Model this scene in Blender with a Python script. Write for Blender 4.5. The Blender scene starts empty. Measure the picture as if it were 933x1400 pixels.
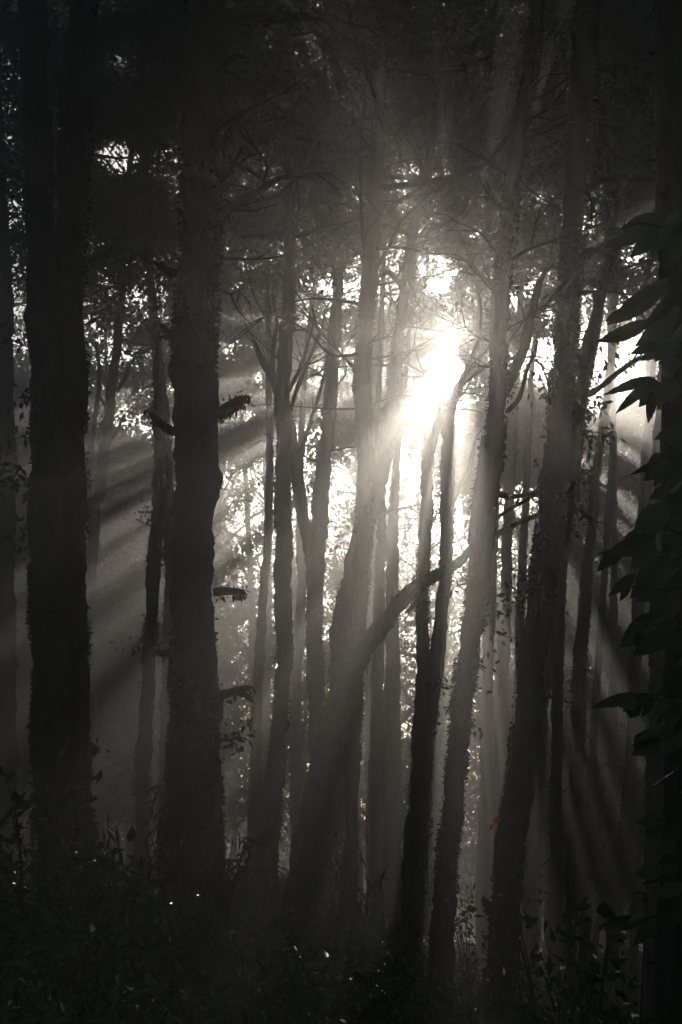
import bpy, math, random
import numpy as np
from mathutils import Vector, Euler

random.seed(7)
RNG = np.random.default_rng(11)
SC = bpy.context.scene
COL = SC.collection
R = math.radians

# ------------------------------------------------------------------ camera
PITCH = R(12.0)
F = 700.0 / math.tan(R(22.5))
FWD = np.array([0, math.cos(PITCH), math.sin(PITCH)])
UP = np.array([0, -math.sin(PITCH), math.cos(PITCH)])
RIGHT = np.array([1.0, 0, 0])
cam_d = bpy.data.cameras.new('camera')
cam = bpy.data.objects.new('camera', cam_d)
COL.objects.link(cam)
cam.rotation_euler = (math.pi / 2 + PITCH, 0, 0)
cam_d.sensor_fit = 'VERTICAL'
cam_d.angle = R(45)
cam_d.clip_start = 0.05
cam_d.clip_end = 2000
SC.camera = cam


def at(px, py, d):
    """A point of the place seen in direction (px, py) of the photograph, d metres ahead."""
    return d * (FWD + RIGHT * (px - 466.5) / F + UP * (700 - py) / F)


def proj(P):
    d = np.maximum(P @ FWD, 1e-3)
    return 466.5 + F * (P @ RIGHT) / d, 700 - F * (P @ UP) / d, P @ FWD


SUN = at(628, 460, 1.0)
SUN = SUN / np.linalg.norm(SUN)
SUN_EL = math.asin(SUN[2])
SUN_AZ = math.atan2(SUN[0], SUN[1])      # clockwise from +Y


def ground_z(x, y):
    x = np.asarray(x, float)
    y = np.asarray(y, float)
    xe = np.where(x < 0, 1.5 * np.tanh(x / 1.5), 6.0 * np.tanh(x / 6.0))
    z = -1.45 - 0.42 * xe - 4.4 * np.tanh(np.maximum(y, -20) / 62.0)
    z = z + 0.10 * np.sin(0.9 * x + 0.4 * y) + 0.07 * np.sin(1.7 * y - 0.8 * x + 1.0)
    return z


# ------------------------------------------------------------------ materials
def new_mat(name):
    m = bpy.data.materials.new(name)
    m.use_nodes = True
    nt = m.node_tree
    nt.nodes.clear()
    return m, nt


def bark_mat(name, c0, c1, moss, moss_amt, rough=0.9):
    m, nt = new_mat(name)
    N, L = nt.nodes, nt.links
    out = N.new('ShaderNodeOutputMaterial')
    b = N.new('ShaderNodeBsdfPrincipled')
    tc = N.new('ShaderNodeTexCoord')
    mp = N.new('ShaderNodeMapping')
    mp.inputs['Scale'].default_value = (9, 9, 2.2)
    n1 = N.new('ShaderNodeTexNoise'); n1.inputs['Scale'].default_value = 2.5
    n1.inputs['Detail'].default_value = 8
    r1 = N.new('ShaderNodeValToRGB')
    r1.color_ramp.elements[0].position = .35; r1.color_ramp.elements[0].color = (*c0, 1)
    r1.color_ramp.elements[1].position = .68; r1.color_ramp.elements[1].color = (*c1, 1)
    n2 = N.new('ShaderNodeTexNoise'); n2.inputs['Scale'].default_value = 1.7
    n2.inputs['Detail'].default_value = 6
    r2 = N.new('ShaderNodeValToRGB')
    r2.color_ramp.elements[0].position = .62 - .3 * moss_amt
    r2.color_ramp.elements[1].position = .75 - .3 * moss_amt
    mx = N.new('ShaderNodeMixRGB'); mx.inputs[2].default_value = (*moss, 1)
    bp = N.new('ShaderNodeBump'); bp.inputs['Strength'].default_value = .8
    bp.inputs['Distance'].default_value = .03
    L.new(tc.outputs['Object'], mp.inputs[0]); L.new(mp.outputs[0], n1.inputs[0])
    L.new(tc.outputs['Object'], n2.inputs[0])
    L.new(n1.outputs[0], r1.inputs[0]); L.new(n2.outputs[0], r2.inputs[0])
    L.new(r1.outputs[0], mx.inputs[1]); L.new(r2.outputs[0], mx.inputs[0])
    L.new(mx.outputs[0], b.inputs['Base Color'])
    L.new(n1.outputs[0], bp.inputs['Height']); L.new(bp.outputs[0], b.inputs['Normal'])
    b.inputs['Roughness'].default_value = rough
    b.inputs['Specular IOR Level'].default_value = .2
    L.new(b.outputs[0], out.inputs[0])
    return m


def leaf_mat(name, c0, c1, trans, gloss=.45, scale=1.3):
    m, nt = new_mat(name)
    N, L = nt.nodes, nt.links
    out = N.new('ShaderNodeOutputMaterial')
    b = N.new('ShaderNodeBsdfPrincipled')
    t = N.new('ShaderNodeBsdfTranslucent')
    mix = N.new('ShaderNodeMixShader'); mix.inputs[0].default_value = trans
    tc = N.new('ShaderNodeTexCoord')
    n1 = N.new('ShaderNodeTexNoise'); n1.inputs['Scale'].default_value = scale
    n1.inputs['Detail'].default_value = 4
    r1 = N.new('ShaderNodeValToRGB')
    r1.color_ramp.elements[0].position = .35; r1.color_ramp.elements[0].color = (*c0, 1)
    r1.color_ramp.elements[1].position = .65; r1.color_ramp.elements[1].color = (*c1, 1)
    L.new(tc.outputs['Object'], n1.inputs[0]); L.new(n1.outputs[0], r1.inputs[0])
    L.new(r1.outputs[0], b.inputs['Base Color']); L.new(r1.outputs[0], t.inputs['Color'])
    b.inputs['Roughness'].default_value = gloss + .08
    b.inputs['Specular IOR Level'].default_value = .25
    L.new(b.outputs[0], mix.inputs[1]); L.new(t.outputs[0], mix.inputs[2])
    L.new(mix.outputs[0], out.inputs[0])
    return m


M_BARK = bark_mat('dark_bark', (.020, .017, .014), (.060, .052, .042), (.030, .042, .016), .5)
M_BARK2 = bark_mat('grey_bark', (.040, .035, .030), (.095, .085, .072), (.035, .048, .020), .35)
M_MOSS = leaf_mat('moss', (.022, .032, .012), (.045, .060, .020), .15, .9)
M_LEAF = leaf_mat('leaf_green', (.026, .048, .014), (.055, .085, .026), .28, .42)
M_LEAF_N = leaf_mat('leaf_glossy', (.022, .042, .012), (.042, .070, .020), .14, .3)
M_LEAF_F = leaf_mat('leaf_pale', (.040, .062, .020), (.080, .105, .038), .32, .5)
M_RED = leaf_mat('leaf_red', (.50, .030, .018), (.65, .06, .03), .45, .5, 12)
M_ORANGE = leaf_mat('leaf_orange', (.40, .15, .04), (.50, .22, .06), .45, .5, 12)


def soil_mat():
    m, nt = new_mat('leaf_litter')
    N, L = nt.nodes, nt.links
    out = N.new('ShaderNodeOutputMaterial')
    b = N.new('ShaderNodeBsdfPrincipled')
    tc = N.new('ShaderNodeTexCoord')
    n1 = N.new('ShaderNodeTexVoronoi'); n1.inputs['Scale'].default_value = 9
    n2 = N.new('ShaderNodeTexNoise'); n2.inputs['Scale'].default_value = .6
    n2.inputs['Detail'].default_value = 8
    r1 = N.new('ShaderNodeValToRGB')
    r1.color_ramp.elements[0].color = (.020, .018, .012, 1)
    r1.color_ramp.elements[1].color = (.060, .048, .030, 1)
    r2 = N.new('ShaderNodeValToRGB')
    r2.color_ramp.elements[0].position = .45
    r2.color_ramp.elements[1].position = .6
    mx = N.new('ShaderNodeMixRGB'); mx.inputs[2].default_value = (.028, .045, .014, 1)
    bp = N.new('ShaderNodeBump'); bp.inputs['Distance'].default_value = .05
    L.new(tc.outputs['Object'], n1.inputs[0]); L.new(tc.outputs['Object'], n2.inputs[0])
    L.new(n1.outputs['Color'], r1.inputs[0]); L.new(n2.outputs[0], r2.inputs[0])
    L.new(r1.outputs[0], mx.inputs[1]); L.new(r2.outputs[0], mx.inputs[0])
    L.new(mx.outputs[0], b.inputs['Base Color'])
    L.new(n1.outputs['Distance'], bp.inputs['Height']); L.new(bp.outputs[0], b.inputs['Normal'])
    b.inputs['Roughness'].default_value = .85
    L.new(b.outputs[0], out.inputs[0])
    return m


M_SOIL = soil_mat()


# ------------------------------------------------------------------ mesh building
class MB:
    """Collects quads and triangles with numpy and links them as ONE mesh object."""

    def __init__(self):
        self.v, self.f4, self.f3, self.n = [], [], [], 0

    def add(self, v, f4=None, f3=None):
        v = np.asarray(v, float).reshape(-1, 3)
        if f4 is not None and len(f4):
            self.f4.append(np.asarray(f4, int) + self.n)
        if f3 is not None and len(f3):
            self.f3.append(np.asarray(f3, int) + self.n)
        self.v.append(v)
        self.n += len(v)

    def mesh(self, name, mat, origin=(0, 0, 0), smooth=True):
        me = bpy.data.meshes.new(name)
        V = np.concatenate(self.v) - np.asarray(origin, float)
        f4 = np.concatenate(self.f4) if self.f4 else np.zeros((0, 4), int)
        f3 = np.concatenate(self.f3) if self.f3 else np.zeros((0, 3), int)
        loops = np.concatenate([f4.ravel(), f3.ravel()]).astype(np.int32)
        tot = np.concatenate([np.full(len(f4), 4), np.full(len(f3), 3)]).astype(np.int32)
        st = np.concatenate([[0], np.cumsum(tot)[:-1]]).astype(np.int32)
        me.vertices.add(len(V)); me.vertices.foreach_set('co', V.astype(np.float32).ravel())
        me.loops.add(len(loops)); me.loops.foreach_set('vertex_index', loops)
        me.polygons.add(len(tot)); me.polygons.foreach_set('loop_start', st)
        me.polygons.foreach_set('loop_total', tot)
        if smooth:
            me.polygons.foreach_set('use_smooth', np.ones(len(tot), bool))
        me.materials.append(mat)
        me.update(calc_edges=True)
        return me

    def build(self, name, mat, parent=None, origin=None, smooth=True):
        if not self.v:
            return None
        org = origin if origin is not None else (parent.matrix_basis.translation if parent else (0, 0, 0))
        o = bpy.data.objects.new(name, self.mesh(name, mat, org, smooth))
        if parent is None:
            o.location = org
        o.parent = parent
        COL.objects.link(o)
        return o


def tag(o, label=None, cat=None, group=None, kind=None):
    for k, v in (('label', label), ('category', cat), ('group', group), ('kind', kind)):
        if v:
            o[k] = v
    return o


def empty(name, loc):
    o = bpy.data.objects.new(name, None)
    o.location = Vector(loc)
    o.empty_display_size = .2
    COL.objects.link(o)
    return o


def spline(P, Rd, step):
    """Catmull-Rom through points P (with radii) resampled about every step metres."""
    P = np.asarray(P, float); Rd = np.asarray(Rd, float)
    Q = np.vstack([2 * P[0] - P[1], P, 2 * P[-1] - P[-2]])
    out, rr = [], []
    for i in range(len(P) - 1):
        n = max(2, int(np.linalg.norm(P[i + 1] - P[i]) / step))
        t = np.linspace(0, 1, n, endpoint=False)[:, None]
        p0, p1, p2, p3 = Q[i], Q[i + 1], Q[i + 2], Q[i + 3]
        out.append(.5 * (2 * p1 + (p2 - p0) * t + (2 * p0 - 5 * p1 + 4 * p2 - p3) * t ** 2 + (3 * p1 - p0 - 3 * p2 + p3) * t ** 3))
        rr.append(Rd[i] + (Rd[i + 1] - Rd[i]) * t[:, 0])
    out.append(P[-1:]); rr.append(Rd[-1:])
    return np.vstack(out), np.concatenate(rr)


def tube(mb, P, Rd, seg=10, step=.15, rough=.06, jitter=.0, tip=False):
    C, r = spline(P, Rd, step)
    n = len(C)
    sl = np.concatenate([[0], np.cumsum(np.linalg.norm(np.diff(C, axis=0), axis=1))])
    env = np.minimum(1, sl / .3)[:, None]
    for wl, am in ((1.9, .08), (.8, .055), (.33, .035)):     # wood never grows straight
        C = C + env * (am * r * np.minimum(1, (n * step) / wl))[:, None] * np.sin(sl[:, None] * 6.28 / (wl * RNG.uniform(.8, 1.3, 3)) + RNG.uniform(0, 6.28, 3)) * [1, 1, .4]
    T = np.gradient(C, axis=0)
    T /= np.linalg.norm(T, axis=1)[:, None] + 1e-9
    ref = np.array([1.0, 0.03, 0.02]) if abs(T[0][0]) < .8 else np.array([0, 1.0, .05])
    A = np.cross(T, ref); A /= np.linalg.norm(A, axis=1)[:, None] + 1e-9
    for i in range(1, n):                       # keep the rings from twisting
        a = A[i - 1] - T[i] * (A[i - 1] @ T[i])
        A[i] = a / (np.linalg.norm(a) + 1e-9)
    B = np.cross(T, A)
    th = np.linspace(0, 2 * math.pi, seg, endpoint=False)[None, :]
    s = np.concatenate([[0], np.cumsum(np.linalg.norm(np.diff(C, axis=0), axis=1))])[:, None]
    d = np.zeros((n, seg))
    for k, fs, am in ((1, .9, 1), (2, 1.9, .8), (3, 3.1, .6), (2, 5.3, .5), (4, 8.0, .35)):
        d += am * np.sin(k * th + fs * s * RNG.uniform(.7, 1.3) + RNG.uniform(0, 6.3))
    d = rough * r[:, None] * d + jitter * RNG.normal(0, 1, (n, seg)) * np.minimum(1, r[:, None] / .08)
    if seg >= 14:                               # knots and scars
        for q in range(int(s[-1, 0] * 1.1)):
            c0, t0, w0 = RNG.uniform(0, s[-1, 0]), RNG.uniform(0, 6.28), RNG.uniform(.05, .16)
            dth = np.angle(np.exp(1j * (th - t0))) * r[:, None]
            d = d + RNG.uniform(-.12, .30) * r[:, None] * np.exp(-((s - c0) / w0) ** 2 - (dth / w0) ** 2)
    rad = np.maximum(r[:, None] + d, r[:, None] * .4)
    if tip:
        rad[-1] *= .3
    V = C[:, None, :] + rad[..., None] * (np.cos(th)[..., None] * A[:, None, :] + np.sin(th)[..., None] * B[:, None, :])
    i, j = np.meshgrid(np.arange(n - 1), np.arange(seg), indexing='ij')
    a = i * seg + j
    b = i * seg + (j + 1) % seg
    f = np.stack([a, b, b + seg, a + seg], -1).reshape(-1, 4)
    cap = [[(n - 1) * seg + k, (n - 1) * seg + (k + 1) % seg, n * seg] for k in range(seg)]
    mb.add(np.vstack([V.reshape(-1, 3), C[-1:] + T[-1:] * r[-1] * .3]), f, cap)
    return C, r, A, B


def unit(v):
    return v / (np.linalg.norm(v, axis=-1, keepdims=True) + 1e-9)


def leaves(mb, P, L, ratio=.42, down=.35, axis=None, spread=1.0, fold=.12):
    """One pointed, slightly folded leaf (two quads) at each point."""
    n = len(P)
    if n == 0:
        return
    a = RNG.normal(0, spread, (n, 3))
    if axis is not None:
        a = a + axis
    a[:, 2] -= down
    a = unit(a)
    b = unit(np.cross(a, RNG.normal(0, 1, (n, 3))))
    c = np.cross(a, b)
    L = np.broadcast_to(np.asarray(L, float), (n,)) * RNG.uniform(.65, 1.25, n)
    L = L[:, None]
    W = L * ratio * RNG.uniform(.8, 1.2, (n, 1)) * .5
    base, tip = P, P + a * L
    m1 = P + a * L * .45 - c * L * fold
    V = np.stack([base, m1 + b * W + c * L * fold * 1.6, tip, m1 - b * W + c * L * fold * 1.6, m1], 1).reshape(-1, 3)
    k = np.arange(n)[:, None] * 5
    mb.add(V, np.concatenate([k + [0, 4, 2, 1], k + [0, 3, 2, 4]]))


def moss_fuzz(mb, C, r, A, B, dens, size):
    """Tufts of moss and bark flakes standing off a trunk."""
    n = len(C)
    seglen = np.linalg.norm(np.diff(C, axis=0), axis=1).mean()
    area = (2 * math.pi * r * seglen).sum()
    k = int(area * dens)
    if k < 1:
        return
    wgt = r * np.clip(.35 + clump(C, .8, int(RNG.integers(1e6))) + .6 * clump(C, 2.6, 5), .02, 2.5)
    i = RNG.choice(n, k, p=wgt / wgt.sum())
    # cluster tufts along the trunk
    t = RNG.uniform(0, 2 * math.pi, k)
    dirn = np.cos(t)[:, None] * A[i] + np.sin(t)[:, None] * B[i]
    P = C[i] + dirn * (r[i] * .97)[:, None] + RNG.normal(0, seglen * .4, (k, 3)) * [0, 0, 1]
    leaves(mb, P, size, .5, .55, axis=dirn * 1.6, spread=.6)


# gaps of the canopy as seen from the photograph's place: (px, py, rx, ry, kept share)
GAPS = [(160, 212, 30, 26, .12), (166, 92, 26, 20, .35), (866, 350, 20, 18, .12),
        (548, 235, 34, 36, .35), (600, 374, 26, 32, .03), (606, 501, 12, 15, .02), (610, 414, 8, 12, .35), (640, 405, 6, 9, .35),
        (620, 506, 15, 40, .02), (742, 500, 26, 30, .04), (706, 412, 14, 18, .2),
        (356, 245, 34, 20, .5), (430, 280, 24, 16, .5)]


def clump(P, f, seed):
    """A smooth value of about -1..1 that varies over 1/f metres."""
    g = np.random.default_rng(seed)
    v = np.zeros(len(P))
    for k in range(7):
        d = g.normal(0, 1, 3); d /= np.linalg.norm(d)
        v += np.sin(P @ d * 6.28 * f * g.uniform(.6, 1.6) + g.uniform(0, 6.28))
    return v / 2.6


S_R = np.cross(SUN, [0, 0, 1]); S_R /= np.linalg.norm(S_R)
S_U = np.cross(S_R, SUN)


def twigs_left(P):
    """Sprays left standing inside an opening, so that it lets the light through in strands."""
    Q = np.stack([P @ S_R, P @ S_U, (P @ SUN) * .02], 1)
    return clump(Q, 1.7, 9) + RNG.normal(0, .1, len(P)) > .85


def gap_keep(P, dmin=17):
    px, py, d = proj(P)
    keep = np.ones(len(P), bool)
    tw = twigs_left(P)
    for gx, gy, rx, ry, k in GAPS:
        w = ((px - gx) / rx) ** 2 + ((py - gy) / ry) ** 2
        ins = (w < 1 + RNG.normal(0, .22, len(P))) & (d > dmin)
        keep &= ~(ins & ~(tw & (abs(gx - 628) < 200)) & (RNG.uniform(0, 1, len(P)) > k))
    return keep


# openings through which the sun reaches into the wood: offsets right and up of the line to the sun, radius (m)
HOLES = [(.0, .06, .10), (-.62, -1.05, .27), (-.8, 2.35, .2), (-.42, -1.35, .30), (-1.0, -2.7, .26), (3.1, -1.3, .34), (2.3, 1.4, .2), (-2.1, -4.2, .4),
         (-2.2, 4.6, .2), (-3.3, -.25, .10), (-4.6, .5, .12), (-.5, 3.2, .14), (-3.4, 2.7, .09), (-1.2, 1.7, .10), (1.3, 3.6, .14),
         (-.5, -7.4, .9), (.75, -7.6, .75), (.9, -9.5, 1.0), (-2.2, -8.0, .7), (-3.5, -6.5, .6), (1.9, -7.6, .5), (-6.0, -3.5, .45), (-7.5, -4.8, .5), (-5.0, -5.5, .45), (-8.5, -3.0, .4)]
_g = np.random.default_rng(21)
for _k in range(7):
    _r, _a = _g.uniform(1.8, 3.2), R(_g.uniform(60, 155))
    HOLES.append((_r * math.cos(_a), _r * math.sin(_a), _g.uniform(.09, .13)))
for _k in range(120):
    if _g.uniform() < .58:
        _a = R(_g.uniform(188, 258)); _r = _g.uniform(4.6 if _a < R(225) else 3.2, 12.0)
    else:
        _r, _a = _g.uniform(6.0, 12.0), R(_g.uniform(255, 345))
    HOLES.append((_r * math.cos(_a), _r * math.sin(_a), .06 + .042 * _r * _g.uniform(.4, 1.0)))


def sun_keep(P, soft=.16):
    u, v = P @ S_R, P @ S_U
    keep = np.ones(len(P), bool)
    tw = twigs_left(P) & (np.hypot(u, v) < 4)
    for a, b, rad in HOLES:
        w = np.hypot(u - a, v - b) / rad
        keep &= ~((w < 1 + RNG.normal(0, soft, len(P))) & ~tw)
    return keep


def axis_z(y):
    """Height of the line to the sun above the place of the camera."""
    return y * SUN[2] / SUN[1]


# ------------------------------------------------------------------ trees
def sprays(mb, centres, n, size, L, ratio=.42, flat=.45, gaps=True):
    for c in centres:
        s = size * RNG.uniform(.6, 1.35)
        P = RNG.normal(0, 1, (int(n * RNG.uniform(.7, 1.3)), 3)) * [s, s, s * flat] * .55 + c
        if gaps:
            P = P[gap_keep(P) & sun_keep(P)]
        leaves(mb, P, L * RNG.uniform(.7, 1.5), ratio * RNG.uniform(.8, 1.25), RNG.uniform(.1, .8))


def crown_on(trunkmb, crownmb, C, r, zmin, nlimb, reach, nspray, nleaf, L, size=.7, rise=.5, gaps=True):
    """Limbs up a trunk above zmin, with leafy sprays along them."""
    idx = np.where(C[:, 2] > zmin)[0]
    if len(idx) < 3:
        return
    for k in range(nlimb):
        i = idx[int(len(idx) * (k + RNG.uniform(0, .9)) / nlimb)]
        az = k * 2.4 + RNG.uniform(-.5, .5)
        ln = reach * RNG.uniform(.6, 1.1) * (1 - .35 * (k / nlimb))
        d = np.array([math.cos(az), math.sin(az), rise * RNG.uniform(.4, 1.3)])
        p0 = C[i]
        p1 = p0 + d * ln * .4 + RNG.normal(0, .15, 3)
        p2 = p0 + d * ln * .75 + RNG.normal(0, .3, 3) + [0, 0, .15 * ln]
        p3 = p0 + d * ln + RNG.normal(0, .3, 3)
        r0 = min(r[i] * .55, .09)
        tube(trunkmb, [p0, p1, p2, p3], [r0, r0 * .7, r0 * .4, .012], 6, .4, .08, tip=True)
        for q in range(3):                      # twigs
            t0 = p1 + (p3 - p1) * RNG.uniform(0, .8)
            t1 = t0 + RNG.normal(0, .5, 3) * ln * .3 + [0, 0, .1]
            tube(trunkmb, [t0, (t0 + t1) / 2 + RNG.normal(0, .08, 3), t1], [.022, .015, .006], 4, .4, .05, tip=True)
        m = max(1, int(nspray / nlimb))
        ts = RNG.uniform(.25, 1.08, m)[:, None]
        cs = p0 + (p3 - p0) * ts + RNG.normal(0, 1, (m, 3)) * [.26, .26, .17] * ln
        sprays(crownmb, cs, nleaf, size, L, gaps=gaps)


class Tree:
    def __init__(self, name, label, d, path, ztop=15.0, d_top=None, mat=M_BARK, seg=16, rough=.07,
                 jitter=.012, fuzz=0, fuzz_size=.05, crown=None, group=None, base_flare=1.35, step=.09, cat='tree', lean=True):
        """path: [(px, py, width in px)], bottom first."""
        d_top = d_top or d
        ys = [p[1] for p in path]
        y0, y1 = ys[0], ys[-1]
        dd = [d + (d_top - d) * (y0 - y) / (y0 - y1 + 1e-6) for y in ys]
        P = [at(p[0], p[1], k) for p, k in zip(path, dd)]
        Rd = [p[2] / 2 / F * k * (.92 if fuzz else 1) for p, k in zip(path, dd)]
        b = P[0]
        g = float(ground_z(b[0], b[1]))
        if b[2] - g > .35:
            dx = (P[0] - P[1]) / max(.3, P[1][2] - P[0][2]) * .4
            q = b + dx * (b[2] - g) * np.array([1, 1, 0]); q[2] = g + .12
            gg = np.array([q[0] + dx[0] * .2, q[1], g - .35])
            P = [gg, q] + P
            Rd = [Rd[0] * base_flare * 1.25, Rd[0] * base_flare] + Rd
        else:
            q = b.copy(); q[2] = min(b[2], g) - .35
            P = [q] + P
            Rd = [Rd[0] * 1.15] + Rd
        if ztop and P[-1][2] < ztop:            # the part above the picture
            u = unit(P[-1] - P[-3] if len(P) > 3 else P[-1] - P[-2])
            while P[-1][2] < ztop:
                u = unit(u + RNG.normal(0, .05, 3) + [0, 0, .08])
                P.append(P[-1] + u * min(2.0, (ztop - P[-1][2]) / max(.3, u[2]) + .05))
                Rd.append(max(.03, Rd[-1] * .86))
        base = np.array([P[1][0], P[1][1], g])
        self.root = empty(name, base)
        tag(self.root, label, cat, group)
        self.mb = MB()
        self.mat = mat
        self.C, self.r, A, B = tube(self.mb, P, Rd, seg, step, rough, jitter, tip=bool(ztop))
        if fuzz:
            moss_fuzz(self.mb, self.C, self.r, A, B, fuzz, fuzz_size)
        self.cmb = MB()
        self.d = d
        if crown:
            crown_on(self.mb, self.cmb, self.C, self.r, **crown)

    def limb(self, path, d=None, mat=None, name=None, fuzz=0, seg=8, rough=.08, jitter=.006, tip=True, hang=0):
        """A visible branch [(px, py, w[, d])]; named ones are parts of their own."""
        d = d or self.d
        P = [at(p[0], p[1], p[3] if len(p) > 3 else d) for p in path]
        Rd = [p[2] / 2 / F * (p[3] if len(p) > 3 else d) for p in path]
        mb = MB() if name else self.mb
        C, r, A, B = tube(mb, P, Rd, seg, .05, rough, jitter, tip=tip)
        if name == 'branch':
            ln = np.linalg.norm(C[-1] - C[0])
            for q in range(5):
                i = int(len(C) * RNG.uniform(.45, .99)) if q else len(C) - 1
                v = unit(unit(C[-1] - C[max(0, len(C) - 8)]) + RNG.normal(0, .5, 3))
                l = (.14 * ln + .18) * RNG.uniform(.6, 1.4)
                b1 = C[i] + v * l * .5
                b2 = b1 + unit(v + RNG.normal(0, .4, 3)) * l * .6
                tube(mb, [C[i], b1, b2], [min(r[i], .016), .007, .002], 5, .08, .06, tip=True)
                tube(mb, [b1, b1 + unit(v + RNG.normal(0, .7, 3)) * l * .45], [.005, .002], 4, .08, .05, tip=True)
        if fuzz:
            moss_fuzz(mb, C, r, A, B, fuzz, .05)
        if hang:
            k = RNG.choice(len(C), hang)
            Q = C[k] - np.array([0, 0, 1]) * r[k][:, None] * .8 + RNG.normal(0, .012, (hang, 3))
            leaves(mb, Q, RNG.uniform(.025, .075, hang), .4, 1.6, spread=.7)
        if name:
            mb.build(name, mat or self.mat, self.root)
        return C

    def twig_leaves(self, path, d, n, L, spread=.12, mat=None, name='foliage', w=2.0):
        """A leafy twig in view; its stem joins the trunk mesh, its leaves the crown."""
        P = [at(p[0], p[1], d) for p in path]
        Rd = np.linspace(w, .6, len(P)) / 2 / F * d
        C, r, A, B = tube(self.mb, P, Rd, 5, .06, .03, tip=True)
        k = RNG.choice(len(C), n)
        leaves(self.cmb, C[k] + RNG.normal(0, spread, (n, 3)) * [1, .8, .8], L, .45, .6)

    def twigs(self, y0, y1, n, ln=1.0, side=0, leafy=0):
        """Bare forking twigs on the trunk between two heights of the picture."""
        py = proj(self.C)[1]
        idx = np.where((py > y0) & (py < y1))[0]
        for k in range(n if len(idx) else 0):
            i = idx[int(RNG.integers(len(idx)))]
            az = RNG.uniform(-1.2, 1.2) + (0 if (side or RNG.choice([-1, 1])) > 0 else math.pi)
            l = ln * RNG.uniform(.5, 1.5)
            v = unit(np.array([math.cos(az), math.sin(az), RNG.uniform(-.1, 1.1)]))
            p = self.C[i]
            pts = [p]
            for q in range(4):
                v = unit(v + RNG.normal(0, .28, 3))
                pts.append(pts[-1] + v * l / 4)
            r0 = min(.026, self.r[i] * .3) * RNG.uniform(.6, 1.2)
            tube(self.mb, pts, np.linspace(r0, .003, 5), 5, .1, .06, tip=True)
            for q in range(3):
                a = pts[int(RNG.integers(1, 4))]
                w = unit(v + RNG.normal(0, .6, 3))
                b1 = a + w * l * .2; b2 = b1 + unit(w + RNG.normal(0, .3, 3)) * l * .22
                tube(self.mb, [a, b1, b2], [r0 * .5, r0 * .35, .002], 4, .1, .05, tip=True)
                if leafy:
                    leaves(self.cmb, b2 + RNG.normal(0, .08, (leafy, 3)), .1, .45, .5)

    def finish(self, crown_mat=None, fname='crown'):
        self.mb.build('trunk', self.mat, self.root)
        if self.cmb.v:
            self.cmb.build(fname, crown_mat or M_LEAF, self.root)
        return self.root


DENSE = dict(nlimb=12, reach=3.6, nspray=70, nleaf=150, L=.125, size=.75)
UPPER = dict(nlimb=9, reach=3.2, nspray=60, nleaf=120, L=.12, size=.75)


def canopy(y, over=.3, **kw):
    c = dict(DENSE); c.update(kw); c['zmin'] = axis_z(y) + over
    return c


# --- nearest trees
t = Tree('tree', 'dark straight trunk at far left, the left one of the close pair', 11.5,
         [(75, 1195, 62), (72, 1100, 52), (68, 950, 50), (66, 800, 50), (64, 600, 47), (60, 420, 44), (54, 300, 41), (49, 200, 40), (45, 0, 39)],
         ztop=14, fuzz=330, crown=dict(UPPER, zmin=8.8))
t.twig_leaves([(47, 560), (36, 540), (18, 548)], 11.3, 26, .11, .10)
t.twig_leaves([(44, 660), (28, 650), (6, 655)], 11.2, 46, .11, .13)
t.twig_leaves([(46, 700), (34, 720), (30, 760)], 11.3, 34, .10, .10)
t.twig_leaves([(46, 475), (34, 470), (20, 476)], 11.3, 20, .10, .08)
t.twig_leaves([(44, 590), (22, 600), (4, 590)], 11.2, 30, .10, .12)
t.twig_leaves([(40, 250), (20, 240), (2, 230)], 11.2, 30, .09, .14)
t.finish(M_LEAF_N)
t = Tree('tree', 'dark trunk pressed against the right side of the far left trunk', 11.9,
         [(108, 1190, 60), (106, 1100, 36), (104, 950, 38), (97, 800, 48), (97, 560, 46), (95, 420, 46), (98, 300, 43), (104, 150, 42), (111, 0, 39)],
         ztop=15, fuzz=330, crown=dict(UPPER, zmin=9.2))
t.limb([(112, 540, 8), (121, 538, 6), (127, 536, 3)], name='branch_stub', fuzz=300)
t.twig_leaves([(118, 1015), (128, 1020), (134, 1022)], 11.8, 9, .08, .04)
t.finish(M_LEAF_N)
t = Tree('tree', 'thickest black trunk, studded with broken mossy branch stubs', 11.2,
         [(262, 1255, 86), (260, 1200, 72), (259, 1100, 65), (262, 1000, 64), (262, 934, 63), (266, 800, 61), (267, 700, 63), (269, 600, 63), (269, 467, 63), (271, 400, 60), (274, 250, 57), (277, 150, 55), (279, 0, 54)],
         ztop=15, seg=22, step=.06, jitter=.011, fuzz=650, fuzz_size=.05, crown=dict(UPPER, zmin=9.0))
S = dict(name='broken_branch', fuzz=420)
t.limb([(296, 568, 20), (312, 558, 20), (326, 549, 17), (340, 541, 5)], hang=110, **S)
t.limb([(334, 546, 3), (342, 552, 2), (350, 556, 1)], name='broken_branch')
t.limb([(292, 810, 12), (312, 808, 11), (328, 810, 10), (336, 811, 6)], hang=60, **S)
t.limb([(290, 952, 18), (306, 950, 15), (322, 945, 11), (335, 941, 8), (348, 940, 3)], hang=26, **S)
t.limb([(322, 946, 10), (335, 950, 8), (347, 961, 5)], **S)
t.limb([(240, 592, 14), (226, 584, 13), (214, 574, 11), (203, 563, 6)], hang=14, **S)
t.limb([(240, 464, 16), (232, 458, 14), (225, 450, 9), (218, 442, 4)], hang=16, **S)
t.limb([(242, 374, 10), (228, 371, 9), (216, 362, 7), (207, 357, 3)], **S)
t.limb([(232, 890, 12), (222, 892, 10), (212, 888, 7)], hang=10, **S)
t.limb([(298, 205, 16), (305, 196, 11), (309, 180, 5)], **S)
t.limb([(303, 198, 8), (314, 192, 6), (321, 189, 3)], **S)
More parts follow.
